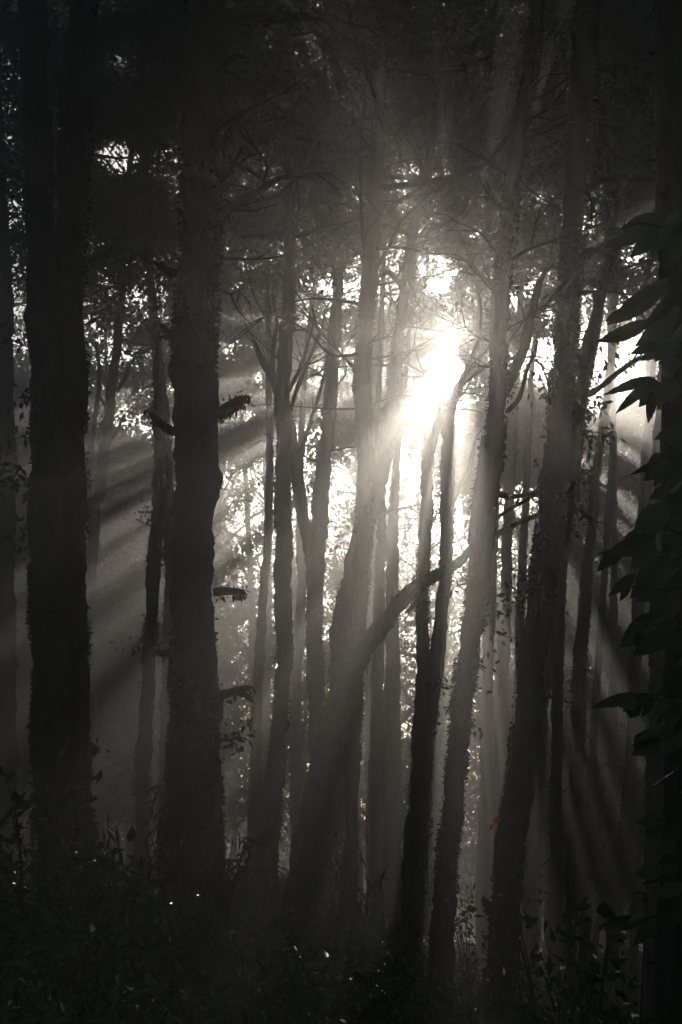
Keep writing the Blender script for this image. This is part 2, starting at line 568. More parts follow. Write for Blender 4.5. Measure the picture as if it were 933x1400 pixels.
t.limb([(298, 244, 18), (308, 236, 13), (320, 220, 8), (333, 200, 3)], **S)
t.limb([(296, 300, 20), (315, 285, 13), (340, 270, 11), (362, 255, 9), (382, 244, 7), (405, 241, 5), (430, 236, 3)], name='branch', fuzz=260)
t.limb([(358, 257, 5), (366, 228, 4), (352, 206, 3), (340, 192, 2)], name='branch')
t.limb([(300, 24, 20), (330, 21, 20), (360, 19, 20), (390, 24, 15), (430, 22, 9), (470, 30, 4)], name='branch', fuzz=220)
t.limb([(292, 1042, 7), (299, 1040, 6), (303, 1044, 3)], **S)
t.twig_leaves([(294, 1006), (312, 1014), (324, 1010)], 11.1, 26, .10, .06, w=3)
t.twig_leaves([(318, 1005), (335, 996), (346, 986)], 11.1, 16, .09, .04)
t.twig_leaves([(294, 975), (297, 995), (298, 1018)], 11.1, 24, .07, .04)
t.twig_leaves([(240, 1150), (222, 1160), (214, 1176)], 11.0, 20, .10, .05)
t.twigs(100, 420, 9, .8, 1)
t.finish(M_LEAF_N)

t = Tree('tree', 'dark leaning trunk with a snapped side stem, right of the bright sun gap', 14.0,
         [(598, 1392, 44), (606, 1280, 35), (612, 1180, 30), (620, 1080, 28), (628, 1000, 28), (637, 920, 31), (645, 860, 33), (655, 780, 32), (665, 700, 31), (673, 640, 29), (680, 560, 27), (683, 500, 25), (684, 440, 25), (690, 350, 22), (698, 280, 22), (706, 200, 21), (725, 100, 19), (735, 0, 18)],
         ztop=13, seg=18, step=.06, jitter=.012, fuzz=560, crown=dict(UPPER, zmin=9.5))
t.limb([(646, 745, 16), (651, 690, 14), (657, 640, 10), (660, 612, 8), (662, 596, 7)], name='broken_branch', fuzz=300, tip=False)
t.limb([(688, 540, 18), (704, 505, 17), (716, 478, 15), (724, 445, 13), (732, 410, 12), (742, 380, 8), (752, 368, 5), (776, 364, 4), (800, 352, 3)], name='branch', fuzz=260)
t.limb([(694, 562, 8), (708, 548, 7), (716, 528, 6), (722, 500, 5), (732, 488, 3)], name='branch', fuzz=120)
t.limb([(682, 676, 10), (700, 679, 8), (722, 676, 6), (745, 670, 3)], name='branch', fuzz=200)
t.limb([(676, 712, 5), (690, 700, 5), (712, 688, 5), (735, 675, 4), (745, 668, 3)], name='branch')
t.limb([(684, 400, 12), (668, 388, 10), (652, 372, 7), (638, 356, 5)], name='branch')
t.twig_leaves([(725, 384), (716, 392), (712, 400)], 14, 12, .1, .06)
t.twig_leaves([(745, 372), (756, 362), (765, 352)], 14, 12, .1, .06)
t.twig_leaves([(640, 930), (652, 938), (658, 945)], 13.9, 8, .1, .04)
t.twig_leaves([(625, 942), (608, 936), (598, 932)], 13.9, 18, .11, .05)
t.twig_leaves([(640, 985), (648, 992), (650, 998)], 13.9, 10, .1, .03)
t.twigs(120, 520, 20, 1.1)
t.twigs(560, 1300, 7, .5, 0, 5)
t.finish(M_LEAF_N)

t = Tree('tree', 'widest dark leaning trunk on the right, lit by a shaft halfway up', 14.6,
         [(680, 1398, 56), (688, 1300, 48), (698, 1180, 41), (708, 1080, 38), (717, 1000, 38), (725, 930, 38), (735, 850, 38), (745, 770, 40), (757, 690, 44), (765, 590, 40), (772, 500, 34), (776, 467, 32), (779, 400, 31), (784, 300, 30), (791, 200, 30), (796, 100, 32), (804, 0, 32)],
         ztop=14, seg=20, step=.06, jitter=.011, fuzz=520, crown=dict(UPPER, zmin=9.5))
t.limb([(768, 745, 20), (778, 690, 20), (786, 620, 19), (793, 560, 18), (800, 500, 17), (808, 460, 16), (818, 420, 14), (830, 375, 11), (840, 335, 9)], name='branch', fuzz=420)
t.limb([(804, 540, 9), (826, 525, 8), (848, 507, 8), (870, 492, 7), (893, 483, 5)], name='branch', fuzz=200)
t.limb([(782, 352, 11), (792, 346, 11), (812, 340, 8), (830, 330, 6), (850, 318, 4)], name='branch', fuzz=300)
t.limb([(780, 692, 4), (796, 700, 3), (812, 712, 2)], name='branch')
t.limb([(752, 668, 5), (758, 660, 4)], name='broken_branch')
for pth, n, sp in ([[(800, 590), (806, 610), (800, 640)], 30, .07], [[(796, 640), (800, 665), (797, 690)], 30, .06], [[(806, 556), (822, 560), (836, 572)], 22, .08],
                   [[(800, 590), (822, 592), (834, 600)], 24, .06], [[(764, 585), (752, 596), (756, 606)], 16, .06], [[(765, 520), (752, 510), (745, 545)], 36, .12],
                   [[(768, 470), (756, 440), (758, 400)], 26, .09], [[(788, 700), (792, 712), (790, 726)], 12, .05], [[(806, 490), (826, 470), (838, 460)], 40, .13],
                   [[(742, 790), (720, 800), (702, 822), (676, 840)], 72, .10], [[(735, 800), (724, 780), (712, 790)], 34, .1], [[(728, 870), (700, 872), (678, 866)], 14, .04],
                   [[(800, 505), (815, 515), (812, 540)], 26, .07], [[(786, 348), (800, 330), (796, 320)], 20, .06], [[(815, 342), (835, 350), (850, 346)], 20, .08]):
    t.twig_leaves(pth, 14.4, n, .105, sp)
t.twigs(150, 560, 8, .8, 0, 5)
t.twigs(560, 1000, 6, .5, 1, 6)
t.finish(M_LEAF_N)

t = Tree('tree', 'black trunk in deep shadow along the right edge', 5.2,
         [(925, 1390, 60), (925, 1100, 42), (925, 700, 40), (922, 400, 44), (922, 0, 52)], ztop=9, jitter=.004, fuzz=150, fuzz_size=.03,
         crown=dict(UPPER, zmin=5.5, reach=2.2, size=.5))
t.finish(M_LEAF_N)

# --- middle trees
t = Tree('tree', 'big slanting trunk whose long bare bough reaches up to the right', 17.5,
         [(412, 1275, 60), (418, 1215, 50), (430, 1130, 46), (448, 1030, 44), (468, 955, 42), (484, 915, 34), (502, 883, 28), (522, 856, 24), (545, 824, 22), (562, 806, 20), (590, 789, 16), (615, 778, 14), (636, 762, 12), (642, 752, 9), (662, 738, 8), (684, 727, 8), (720, 710, 7), (750, 694, 4)],
         ztop=None, seg=16, fuzz=260, fuzz_size=.05)
t.limb([(612, 779, 7), (628, 774, 6), (634, 771, 3)], name='broken_branch')
t.limb([(568, 806, 10), (570, 820, 8), (560, 830, 4)], name='broken_branch')
t.limb([(556, 838, 6), (566, 828, 5), (578, 822, 3)], name='branch')
t.limb([(434, 1060, 8), (426, 1058, 7), (421, 1058, 4)], name='broken_branch')
t.finish()
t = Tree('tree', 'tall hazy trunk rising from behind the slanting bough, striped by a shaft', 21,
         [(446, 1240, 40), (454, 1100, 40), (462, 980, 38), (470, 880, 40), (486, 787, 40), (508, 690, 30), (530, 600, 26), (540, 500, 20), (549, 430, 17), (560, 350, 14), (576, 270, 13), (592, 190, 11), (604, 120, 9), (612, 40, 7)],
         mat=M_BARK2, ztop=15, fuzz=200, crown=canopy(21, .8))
t.limb([(530, 605, 10), (548, 585, 8), (566, 572, 7), (580, 555, 5), (596, 545, 3)], name='branch')
t.limb([(556, 400, 9), (530, 372, 8), (500, 398, 5), (492, 440, 3)], name='branch')
t.limb([(500, 715, 8), (530, 700, 5), (556, 694, 3)], name='branch')
t.twig_leaves([(566, 572), (572, 560), (560, 556)], 21, 14, .12, .07)
t.twigs(80, 560, 30, 1.6)
t.finish()
t = Tree('tree', 'straight dark trunk left of the sun, running unbroken to the top', 18.8,
         [(478, 1200, 20), (484, 1000, 22), (491, 880, 22), (494, 780, 22), (498, 700, 23), (497, 600, 23), (496, 500, 23), (503, 400, 24), (512, 300, 22), (517, 200, 20), (520, 100, 19), (520, 0, 18)],
         ztop=15, fuzz=260, crown=canopy(19, 1.5))
t.limb([(516, 225, 7), (532, 195, 6), (552, 170, 5), (580, 145, 3)], name='branch')
t.limb([(500, 350, 6), (495, 300, 5), (494, 200, 4), (500, 130, 3)], name='branch')
t.limb([(508, 375, 8), (528, 345, 6), (552, 300, 5), (590, 265, 4), (640, 230, 3)], name='branch')
t.twigs(60, 560, 24, 1.6)
t.finish()
t = Tree('tree', 'dark upright trunk with a forking side limb, right of the thickest trunk', 20.5,
         [(360, 1262, 32), (366, 1180, 31), (372, 1100, 29), (379, 1030, 27), (386, 950, 24), (388, 880, 24), (387, 800, 24), (388, 700, 25), (388, 560, 23), (390, 480, 20), (395, 400, 18), (397, 300, 16), (396, 200, 14), (396, 80, 12)],
         ztop=16, fuzz=240, crown=canopy(20.5, .6))
t.limb([(386, 575, 16), (380, 540, 13), (372, 515, 12), (360, 495, 9), (352, 478, 7), (346, 462, 4)], name='branch')
t.limb([(372, 515, 8), (374, 480, 7), (378, 440, 5), (372, 400, 4)], name='branch')
t.limb([(398, 560, 6), (410, 520, 6), (428, 480, 5), (440, 450, 3)], name='branch')
t.limb([(392, 540, 6), (412, 500, 5), (430, 440, 3)], name='branch')
t.twigs(80, 600, 16, 1.2)
t.finish()
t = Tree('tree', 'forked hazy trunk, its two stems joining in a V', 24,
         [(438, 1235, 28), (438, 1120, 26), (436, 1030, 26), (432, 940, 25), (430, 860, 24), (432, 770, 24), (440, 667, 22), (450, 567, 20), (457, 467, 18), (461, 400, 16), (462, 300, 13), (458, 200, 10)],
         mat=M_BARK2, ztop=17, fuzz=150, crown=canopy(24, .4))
t.limb([(428, 800, 22), (424, 760, 20), (417, 718, 18), (408, 665, 17), (400, 600, 14), (394, 560, 9)], name='branch')
t.limb([(404, 640, 7), (414, 610, 6), (430, 560, 5), (442, 520, 5), (448, 480, 3)], name='branch')
t.twigs(200, 640, 14, 1.3)
t.finish()
t = Tree('tree', 'slim upright trunk directly below the bright gap, left of its twin', 22,
         [(562, 1330, 30), (570, 1150, 26), (576, 1000, 22), (579, 900, 20), (578, 790, 18), (583, 690, 18), (585, 610, 16), (584, 560, 14), (583, 525, 11), (581, 506, 6)],
         mat=M_BARK2, ztop=None, fuzz=200)
t.limb([(582, 640, 12), (592, 600, 11), (602, 560, 9), (606, 520, 7)], name='branch')
t.twigs(480, 620, 8, .7)
t.finish()
t = Tree('tree', 'curving trunk just under the sun, right of its twin, splitting high up', 22.6,
         [(560, 1320, 34), (570, 1150, 32), (580, 1020, 28), (590, 940, 25), (600, 870, 22), (609, 790, 18), (611, 720, 19), (615, 620, 23), (613, 565, 20), (632, 522, 10), (652, 472, 7), (656, 415, 6), (646, 360, 7), (622, 310, 9), (613, 270, 14), (634, 230, 13), (652, 190, 12), (666, 130, 10), (676, 40, 8)],
         mat=M_BARK2, ztop=16, fuzz=200, crown=canopy(22.6, .9))
t.limb([(612, 700, 8), (626, 670, 7), (642, 640, 6), (650, 600, 4)], name='branch')
t.limb([(616, 548, 6), (640, 520, 4), (668, 500, 3)], name='branch')
t.limb([(606, 330, 7), (620, 300, 6), (645, 262, 4)], name='branch')
t.twigs(60, 560, 34, 1.7)
t.finish()
t = Tree('tree', 'shaded trunk standing close behind the twin trunks below the sun', 25,
         [(530, 1340, 34), (535, 1150, 30), (536, 1000, 26), (538, 900, 22), (536, 800, 18), (538, 700, 14), (545, 600, 10), (556, 500, 7)],
         mat=M_BARK2, ztop=14, fuzz=120, crown=canopy(25, 1.2, nspray=50))
t.finish()
t = Tree('tree', 'thin shaded trunk between the slanting trunk and the twin trunks', 24,
         [(516, 1320, 22), (514, 1150, 20), (516, 1000, 20), (518, 880, 17), (520, 780, 14), (522, 680, 12), (518, 560, 9)],
         mat=M_BARK2, ztop=15, fuzz=120, crown=canopy(24, 1.0, nspray=50))
t.finish()
t = Tree('tree', 'short stretch of thin trunk under the crook of the slanting bough', 27,
         [(466, 1260, 18), (470, 1150, 16), (478, 1050, 15), (485, 970, 14), (490, 890, 12), (500, 780, 10), (502, 620, 8)],
         mat=M_BARK2, ztop=15, crown=canopy(27, .4, nspray=70))
t.finish()
t = Tree('tree', 'slim mossy trunk close to the left side of the thickest trunk', 19,
         [(192, 1185, 24), (194, 1100, 21), (198, 1000, 20), (203, 920, 18), (208, 830, 19), (214, 740, 20), (219, 680, 18), (220, 620, 15), (214, 585, 12), (213, 540, 6), (216, 467, 4), (214, 410, 2)],
         ztop=None, seg=14, fuzz=300, fuzz_size=.06)
t.limb([(213, 545, 4), (211, 520, 3), (209, 480, 2)], name='branch')
t.twig_leaves([(206, 700), (196, 702), (190, 708)], 19, 16, .10, .07)
t.twig_leaves([(206, 870), (186, 880), (166, 884)], 19, 26, .12, .10)
t.twig_leaves([(198, 690), (203, 700), (204, 716)], 19, 10, .10, .04)
t.finish(M_LEAF_N)
t = Tree('tree', 'thin trunk half hidden by the left edge of the thickest trunk', 22,
         [(222, 1190, 18), (226, 1050, 18), (230, 900, 18), (232, 800, 17), (231, 700, 17), (228, 620, 15), (225, 555, 13)],
         mat=M_BARK2, ztop=17, fuzz=120, crown=canopy(22, .5, nspray=120))
t.finish()
t = Tree('tree', 'crooked pale trunk in the lit mist between the left pair and the slim mossy trunk', 30,
         [(116, 1180, 14), (120, 1000, 13), (121, 870, 14), (125, 770, 15), (133, 690, 15), (145, 610, 14), (150, 560, 13), (159, 480, 12), (166, 400, 10), (170, 300, 8)],
         mat=M_BARK2, ztop=18, crown=canopy(30, .2, nspray=150, nleaf=190))
t.limb([(120, 680, 8), (122, 640, 8), (127, 590, 7), (134, 545, 7), (136, 507, 5), (132, 470, 4)], name='branch')
t.limb([(150, 570, 5), (140, 548, 4), (128, 540, 3)], name='branch')
t.limb([(160, 535, 6), (172, 515, 5), (180, 495, 4), (205, 476, 3)], name='branch')
t.limb([(152, 600, 5), (162, 586, 4), (168, 568, 3)], name='branch')
t.twigs(400, 700, 10, 1.2)
t.finish()
t = Tree('tree', 'misty trunk cut by the left edge of the picture', 20,
         [(8, 1180, 34), (8, 1000, 28), (8, 800, 27), (6, 600, 26), (6, 460, 24), (2, 300, 22)], mat=M_BARK2, ztop=17, crown=canopy(20, .4))
t.finish()
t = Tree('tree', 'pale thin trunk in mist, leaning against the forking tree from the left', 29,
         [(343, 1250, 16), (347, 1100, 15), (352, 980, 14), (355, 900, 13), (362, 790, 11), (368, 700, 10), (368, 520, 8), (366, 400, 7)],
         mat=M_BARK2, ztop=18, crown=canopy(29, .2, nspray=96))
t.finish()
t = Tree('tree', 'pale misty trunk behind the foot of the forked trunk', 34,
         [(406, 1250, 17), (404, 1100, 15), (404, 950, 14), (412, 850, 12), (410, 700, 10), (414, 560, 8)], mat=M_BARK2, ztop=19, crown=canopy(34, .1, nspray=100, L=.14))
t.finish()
t = Tree('tree', 'ragged trunk showing low behind the right side of the thickest trunk', 13.2,
         [(298, 1255, 34), (297, 1190, 26), (295, 1100, 22), (289, 1000, 18), (280, 800, 14), (276, 500, 12)], ztop=13, fuzz=420, crown=dict(UPPER, zmin=9.8, nspray=30))
t.finish()

# right-hand group of shaded trunks
t = Tree('tree', 'shaded trunk emerging from behind the widest leaning trunk, low on the right', 22,
         [(722, 1340, 26), (727, 1200, 24), (732, 1100, 22), (738, 1000, 20), (752, 850, 16), (776, 700, 13)], mat=M_BARK2, ztop=15, fuzz=200, crown=canopy(22, .6))
t.twig_leaves([(738, 1240), (748, 1215), (746, 1190)], 21.6, 40, .12, .10)
t.limb([(738, 1185, 3), (748, 1178, 3), (754, 1172, 2)], name='broken_branch')
t.twigs(1050, 1260, 6, .8)
t.finish()
t = Tree('tree', 'straight shaded trunk right of the widest leaning trunk, first of the low group', 24,
         [(760, 1320, 22), (760, 1180, 18), (761, 1060, 17), (762, 940, 17), (766, 820, 15), (780, 700, 12)], mat=M_BARK2, ztop=16, fuzz=150, crown=canopy(24, .6))
t.finish()
t = Tree('tree', 'straight shaded trunk in the middle of the low right group', 24.5,
         [(780, 1310, 19), (783, 1200, 18), (787, 1110, 19), (790, 1040, 20), (792, 940, 21), (800, 820, 17), (815, 650, 13)], mat=M_BARK2, ztop=16, fuzz=150, crown=canopy(24.5, .4))
t.finish()
t = Tree('tree', 'slimmer pale trunk with bare side twigs, right of the low group', 28,
         [(799, 1300, 13), (804, 1240, 13), (808, 1180, 12), (811, 1100, 11), (812, 1000, 10), (822, 850, 9), (838, 600, 8)], mat=M_BARK2, ztop=17, crown=canopy(28, .3, nspray=96))
for pth in ([(809, 1160, 4), (822, 1130, 3), (840, 1100, 2), (850, 1060, 2)], [(811, 1100, 4), (826, 1080, 3), (850, 1075, 2)], [(812, 1070, 4), (822, 1048, 3), (840, 1040, 2)],
            [(806, 1170, 3), (822, 1160, 3), (845, 1130, 2)], [(811, 1090, 3), (803, 1060, 2), (806, 1030, 1.5)], [(830, 1120, 2), (845, 1125, 2), (860, 1120, 1)]):
    t.limb(pth, name='branch')
t.twigs(1000, 1250, 12, 1.0)
t.finish()
t = Tree('tree', 'leaning sapling trunk slanting into the shaded trunk beside it, low right', 26,
         [(814, 1290, 9), (824, 1232, 9), (836, 1185, 9), (848, 1140, 8), (858, 1100, 8), (866, 1040, 6), (872, 980, 4)], mat=M_BARK2, ztop=None, seg=10)
t.limb([(838, 1180, 4), (850, 1175, 3), (858, 1160, 2)], name='branch')
t.finish()
t = Tree('tree', 'bent shaded trunk right of the leaning sapling trunk', 24,
         [(838, 1350, 13), (841, 1280, 14), (848, 1200, 15), (852, 1140, 13), (858, 1080, 13), (862, 1000, 12), (868, 850, 10), (880, 650, 9)], mat=M_BARK2, ztop=17, fuzz=100, crown=canopy(24, .4))
t.limb([(846, 1215, 7), (860, 1200, 6), (872, 1178, 5), (880, 1150, 4)], name='branch')
t.twigs(1000, 1260, 8, .9)
t.finish()
t = Tree('tree', 'thin straight trunk second from the right edge among the low group', 27,
         [(866, 1370, 12), (867, 1250, 12), (866, 1150, 11), (866, 1050, 11), (872, 900, 10), (886, 700, 9)], mat=M_BARK2, ztop=18, crown=canopy(27, .3, nspray=96))
t.twigs(1050, 1260, 8, .8)
t.finish()
t = Tree('tree', 'broad grey shaded trunk near the right edge behind the big leaves', 17,
         [(896, 1398, 34), (897, 1250, 31), (898, 1100, 30), (900, 950, 30), (904, 800, 28), (912, 500, 25)], mat=M_BARK2, ztop=15, fuzz=150, crown=canopy(17, 1.0))
t.finish()
t = Tree('tree', 'hazy small tree with an open fork, right of the widest leaning trunk', 33,
         [(836, 1200, 14), (838, 1000, 11), (840, 800, 9), (839, 620, 8), (838, 520, 8), (837, 480, 6), (828, 460, 5), (815, 445, 3)], mat=M_BARK2, ztop=None, crown=None, seg=10)
t.limb([(838, 490, 6), (846, 470, 5), (858, 462, 4), (866, 450, 3)], name='branch')
t.limb([(838, 482, 4), (834, 466, 4), (840, 450, 3)], name='branch')
t.limb([(838, 670, 6), (810, 658, 4), (800, 660, 3)], name='branch')
t.limb([(838, 658, 6), (862, 652, 5), (884, 664, 3)], name='branch')
sprays(t.cmb, [at(866, 440, 33), at(815, 436, 33), at(840, 440, 33), at(880, 655, 33)], 60, .5, .14)
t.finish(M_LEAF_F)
for (px, w, d, lab) in ((664, 17, 34, 'misty trunk in the bright column of fog, left of its two neighbours'),
                        (684, 20, 37, 'wide misty trunk in the bright fog, right behind the red leaf'),
                        (706, 15, 34, 'misty trunk half hidden by the left edge of the widest leaning trunk')):
    t = Tree('tree', lab, d, [(px - 6, 1330, w * 1.2), (px - 2, 1200, w * 1.1), (px, 1050, w), (px + 4, 900, w * .9), (px + 12, 700, w * .7), (px + 22, 500, w * .5)],
             mat=M_BARK2, ztop=19, seg=12, crown=canopy(d, .3, nspray=90, L=.14))
    t.finish()

# trees hidden behind the near trunks or just outside the frame, whose crowns close the canopy in view
hid = [(250, 28, 'left of centre behind the thickest trunk'), (50, 32, 'deepest behind the left pair of trunks'), (98, 23, 'behind the left pair of trunks'), (101, 29, 'far behind the left pair of trunks'), (268, 24, 'right behind the thickest trunk'), (276, 33, 'far behind the thickest trunk'),
       (-70, 24, None), (-150, 30, None), (1000, 22, None), (1040, 28, None), (985, 34, None), (-40, 36, None), (762, 30, 'behind the widest leaning trunk'), (508, 33, 'behind the straight dark trunk')]
for px, d, where in hid:
    lab = 'tall canopy tree %s, mostly its dark crown showing' % where if where else 'tall canopy tree just outside the picture, only its dark crown reaching in'
    t = Tree('tree', lab, d, [(px, 1200, 16), (px, 900, 15), (px + 2, 600, 13), (px + 4, 400, 10)], mat=M_BARK2, ztop=18 + (d - 22) * .3, seg=10,
             crown=canopy(d, .2, nspray=110, reach=4.2), group=None if where else 'canopy trees just outside the frame')
    t.finish()

# ------------------------------------------------------------------ far trees beyond the near wood
FAR = 'hazy leafy trees at the far side of the wood'


def far_tree_parts(seed):
    global RNG
    RNG = np.random.default_rng(seed)
    tm, cm = MB(), MB()
    h = RNG.uniform(19, 24)
    bend = RNG.normal(0, .5, 2)
    P = [np.array([bend[0] * (k / 6) ** 2 * 2 + RNG.normal(0, .12), bend[1] * (k / 6) ** 2, -.4 + h * k / 6]) for k in range(7)]
    C, r, A, B = tube(tm, P, np.linspace(.21, .04, 7), 9, .4, .07, tip=True)
    crown_on(tm, cm, C, r, zmin=2.2, nlimb=22, reach=3.4, nspray=FAR_SPRAYS, nleaf=92, L=.23, size=.9, rise=.35, gaps=False)
    return tm.mesh('trunk', M_BARK2), np.concatenate(cm.v).reshape(-1, 5, 3)


def thin_keep(P):
    """The far crowns are dense at the top and open up in clumps lower down."""
    px, py, d = proj(P)
    v = P @ S_U
    low = np.clip((np.where(P @ S_R > -.6, -4.8, -3.0) - v) / 1.6, 0, 1) * np.clip((px - 240) / 90, 0, 1) * np.clip((830 - px) / 110, .35, 1)
    left = np.clip((330 - px) / 90, 0, 1) * np.clip((py - 385) / 40, 0, 1)
    lev = -1.6 + np.maximum(low * THIN, left * .80 * np.clip((960 - py) / 260, 0, 1))
    return clump(P, .75, 3) * .85 + clump(P, 1.8, 4) * .4 + RNG.normal(0, .12, len(P)) > lev


FAR_SPRAYS, THIN = 190, 2.1
variants = [far_tree_parts(100 + k) for k in range(6)]
RNG = np.random.default_rng(5)
spots = [(2.6, 43), (4.6, 45), (6.8, 44), (3.4, 51), (6.0, 52), (8.6, 50), (1.0, 48), (10.4, 44), (12.2, 49), (9.6, 53), (13.6, 45), (-3.4, 44), (-6.6, 50), (-1.0, 45)]  # trees added so their crowns block the sun line and bright sky
for y, n, w in ((42, 10, 14), (49, 13, 17), (56, 15, 20), (64, 16, 23), (73, 17, 26)):
    for k in range(n):
        spots.append((-w + 2 * w * (k + .5) / n + RNG.uniform(-1, 1), y + RNG.uniform(-2.5, 2.5)))
for i, (x, y) in enumerate(spots):
    s = RNG.uniform(.85, 1.25)
    if y > 54 and -.10 < x / y < .16:
        s = RNG.uniform(.72, .98)
    s = min(s, (axis_z(y) + 6 if y < 54 else 19 - float(ground_z(x, y))) / 23.5)
    sz = s * RNG.uniform(.94, 1.04)
    tm, LV = variants[i % 6]
    u = x * S_R[0] + y * S_R[1]                  # the trunks stand in lines that leave aisles for the light
    if abs(u) < 8:
        x += min((-7.3, -5.8, -4.3, -2.8, -1.45, 1.35, 2.9, 4.5, 6.1, 7.6), key=lambda q: abs(q - u)) + RNG.uniform(-.15, .15) - u
    o = empty('tree', (x, y, float(ground_z(x, y))))
    rz = RNG.uniform(0, 6.28)
    o.rotation_euler.z = rz
    o.scale = (s, s, sz)
    tag(o, 'pale leafy tree fading into the bright mist far behind', 'tree', FAR)
    c = bpy.data.objects.new('trunk', tm); c.parent = o; COL.objects.link(c)
    ca, sa = math.cos(rz), math.sin(rz)
    W = LV * [s, s, sz]
    W = np.stack([W[..., 0] * ca - W[..., 1] * sa, W[..., 0] * sa + W[..., 1] * ca, W[..., 2]], -1) + np.array(o.location)
    k = sun_keep(W[:, 4]) & thin_keep(W[:, 4]) & gap_keep(W[:, 4])
    LVk = LV[k]
    if i in (1, 4):                              # extra leaves added round the sun line to block it from near mist
        ex = MB()
        n = 3600
        rr, aa = 2.3 * RNG.uniform(0, 1, n) ** .5, RNG.uniform(0, 2 * math.pi, n)
        Q = SUN * (y / SUN[1]) + np.outer(rr * np.cos(aa), S_R) + np.outer(rr * np.sin(aa), S_U) + np.outer(RNG.normal(0, .5, n), SUN)
        Q = Q[sun_keep(Q, .08) & gap_keep(Q)]
        n = len(Q)
        dv = RNG.normal(0, 1, (n, 3)); dv = unit(dv - np.outer(dv @ SUN, SUN) * .7)
        leaves(ex, Q - dv * .08, .2, .45, 0, axis=dv * 3, spread=.5)
        W2 = np.concatenate(ex.v).reshape(-1, 5, 3) - np.array(o.location)
        W2 = np.stack([W2[..., 0] * ca + W2[..., 1] * sa, -W2[..., 0] * sa + W2[..., 1] * ca, W2[..., 2]], -1) / [s, s, sz]
        LVk = np.concatenate([LVk, W2])
    mb = MB()
    q = np.arange(len(LVk))[:, None] * 5
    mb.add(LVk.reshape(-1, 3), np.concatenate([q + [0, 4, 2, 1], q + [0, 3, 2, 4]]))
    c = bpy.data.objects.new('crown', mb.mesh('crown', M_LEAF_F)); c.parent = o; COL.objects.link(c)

# ------------------------------------------------------------------ unseen forest leaves around and above, added to shade the wood
mb = MB()


def mass(P, n, s, L):
    for c in P:
        Q = RNG.normal(0, 1, (n, 3)) * [s, s, s * .5] * .6 + c
        px, py, d = proj(Q)
        out = ~((d > 1.0) & (np.abs(px - 466) < 640) & (py > -260))
        Q = Q[out]
        leaves(mb, Q, L, .45)


n = 1500
X = RNG.uniform(-34, 34, n); Y = RNG.uniform(-28, 44, n)
Z = np.maximum(9.5, axis_z(np.maximum(Y, 0)) + 2.5) + RNG.uniform(0, 4, n)
mass(np.stack([X, Y, Z], 1), 34, 1.5, .6)
n = 900
T = RNG.uniform(0, 2 * math.pi, n); Rr = RNG.uniform(24, 36, n)
X, Y = Rr * np.sin(T), Rr * np.cos(T)
Z = ground_z(X, Y) + RNG.uniform(0, 14, n)
k = (Y < 22) | (np.abs(X) > 18)
mass(np.stack([X, Y, Z], 1)[k], 34, 1.5, .6)
n = 1500
X = RNG.uniform(-30, 34, n); Y = RNG.uniform(62, 92, n)
tk = MB()  # low leaf band added to cover bright gaps under the far crowns
sprays(tk, np.stack([X, Y, ground_z(X, Y) + RNG.uniform(0, 1, n) ** 1.5 * np.where(X / Y < .1, 4.5, 2.2)], 1), 46, 1.4, .30, gaps=False)
tag(tk.build('gap_filling_thicket', M_LEAF_F), 'low leafy thicket added to close bright gaps at the far end of the misty wood floor', 'thicket', kind='stuff')
tag(mb.build('unseen_shade_forest', M_LEAF), 'unseen leafy forest roof and edges, added to shade the wood', 'forest', kind='stuff')

# ------------------------------------------------------------------ ground
gx = np.concatenate([np.linspace(-150, -16, 22), np.linspace(-15, 15, 90), np.linspace(16, 150, 22)])
gy = np.concatenate([np.linspace(-60, -3, 10), np.linspace(-2, 45, 130), np.linspace(46, 170, 40)])
GX, GY = np.meshgrid(gx, gy)
GZ = ground_z(GX, GY) + RNG.normal(0, .02, GX.shape)
mb = MB()
ny, nx = GX.shape
i, j = np.meshgrid(np.arange(ny - 1), np.arange(nx - 1), indexing='ij')
a = i * nx + j
mb.add(np.stack([GX, GY, GZ], -1), np.stack([a, a + 1, a + nx + 1, a + nx], -1).reshape(-1, 4))
tag(mb.build('ground', M_SOIL), kind='structure')

# ------------------------------------------------------------------ undergrowth
mb = MB()
n = 9000
D = 3.5 + 24 * RNG.uniform(0, 1, n) ** .8
X = RNG.uniform(-.33, .33, n) * (D + 1.5); Y = D
Z = ground_z(X, Y)
for x, y, z in zip(X, Y, Z):
    hgt = RNG.uniform(.25, .75)
    k = 13
    c = np.array([x, y, z + hgt * .6])
    P = c + RNG.normal(0, 1, (k, 3)) * [.22, .22, .18]
    leaves(mb, P, .13 if y > 8 else .075, .30, .3, spread=.9)
tag(mb.build('undergrowth', M_LEAF_N), 'low dark carpet of narrow bamboo grass leaves over the forest floor', 'undergrowth', kind='stuff')


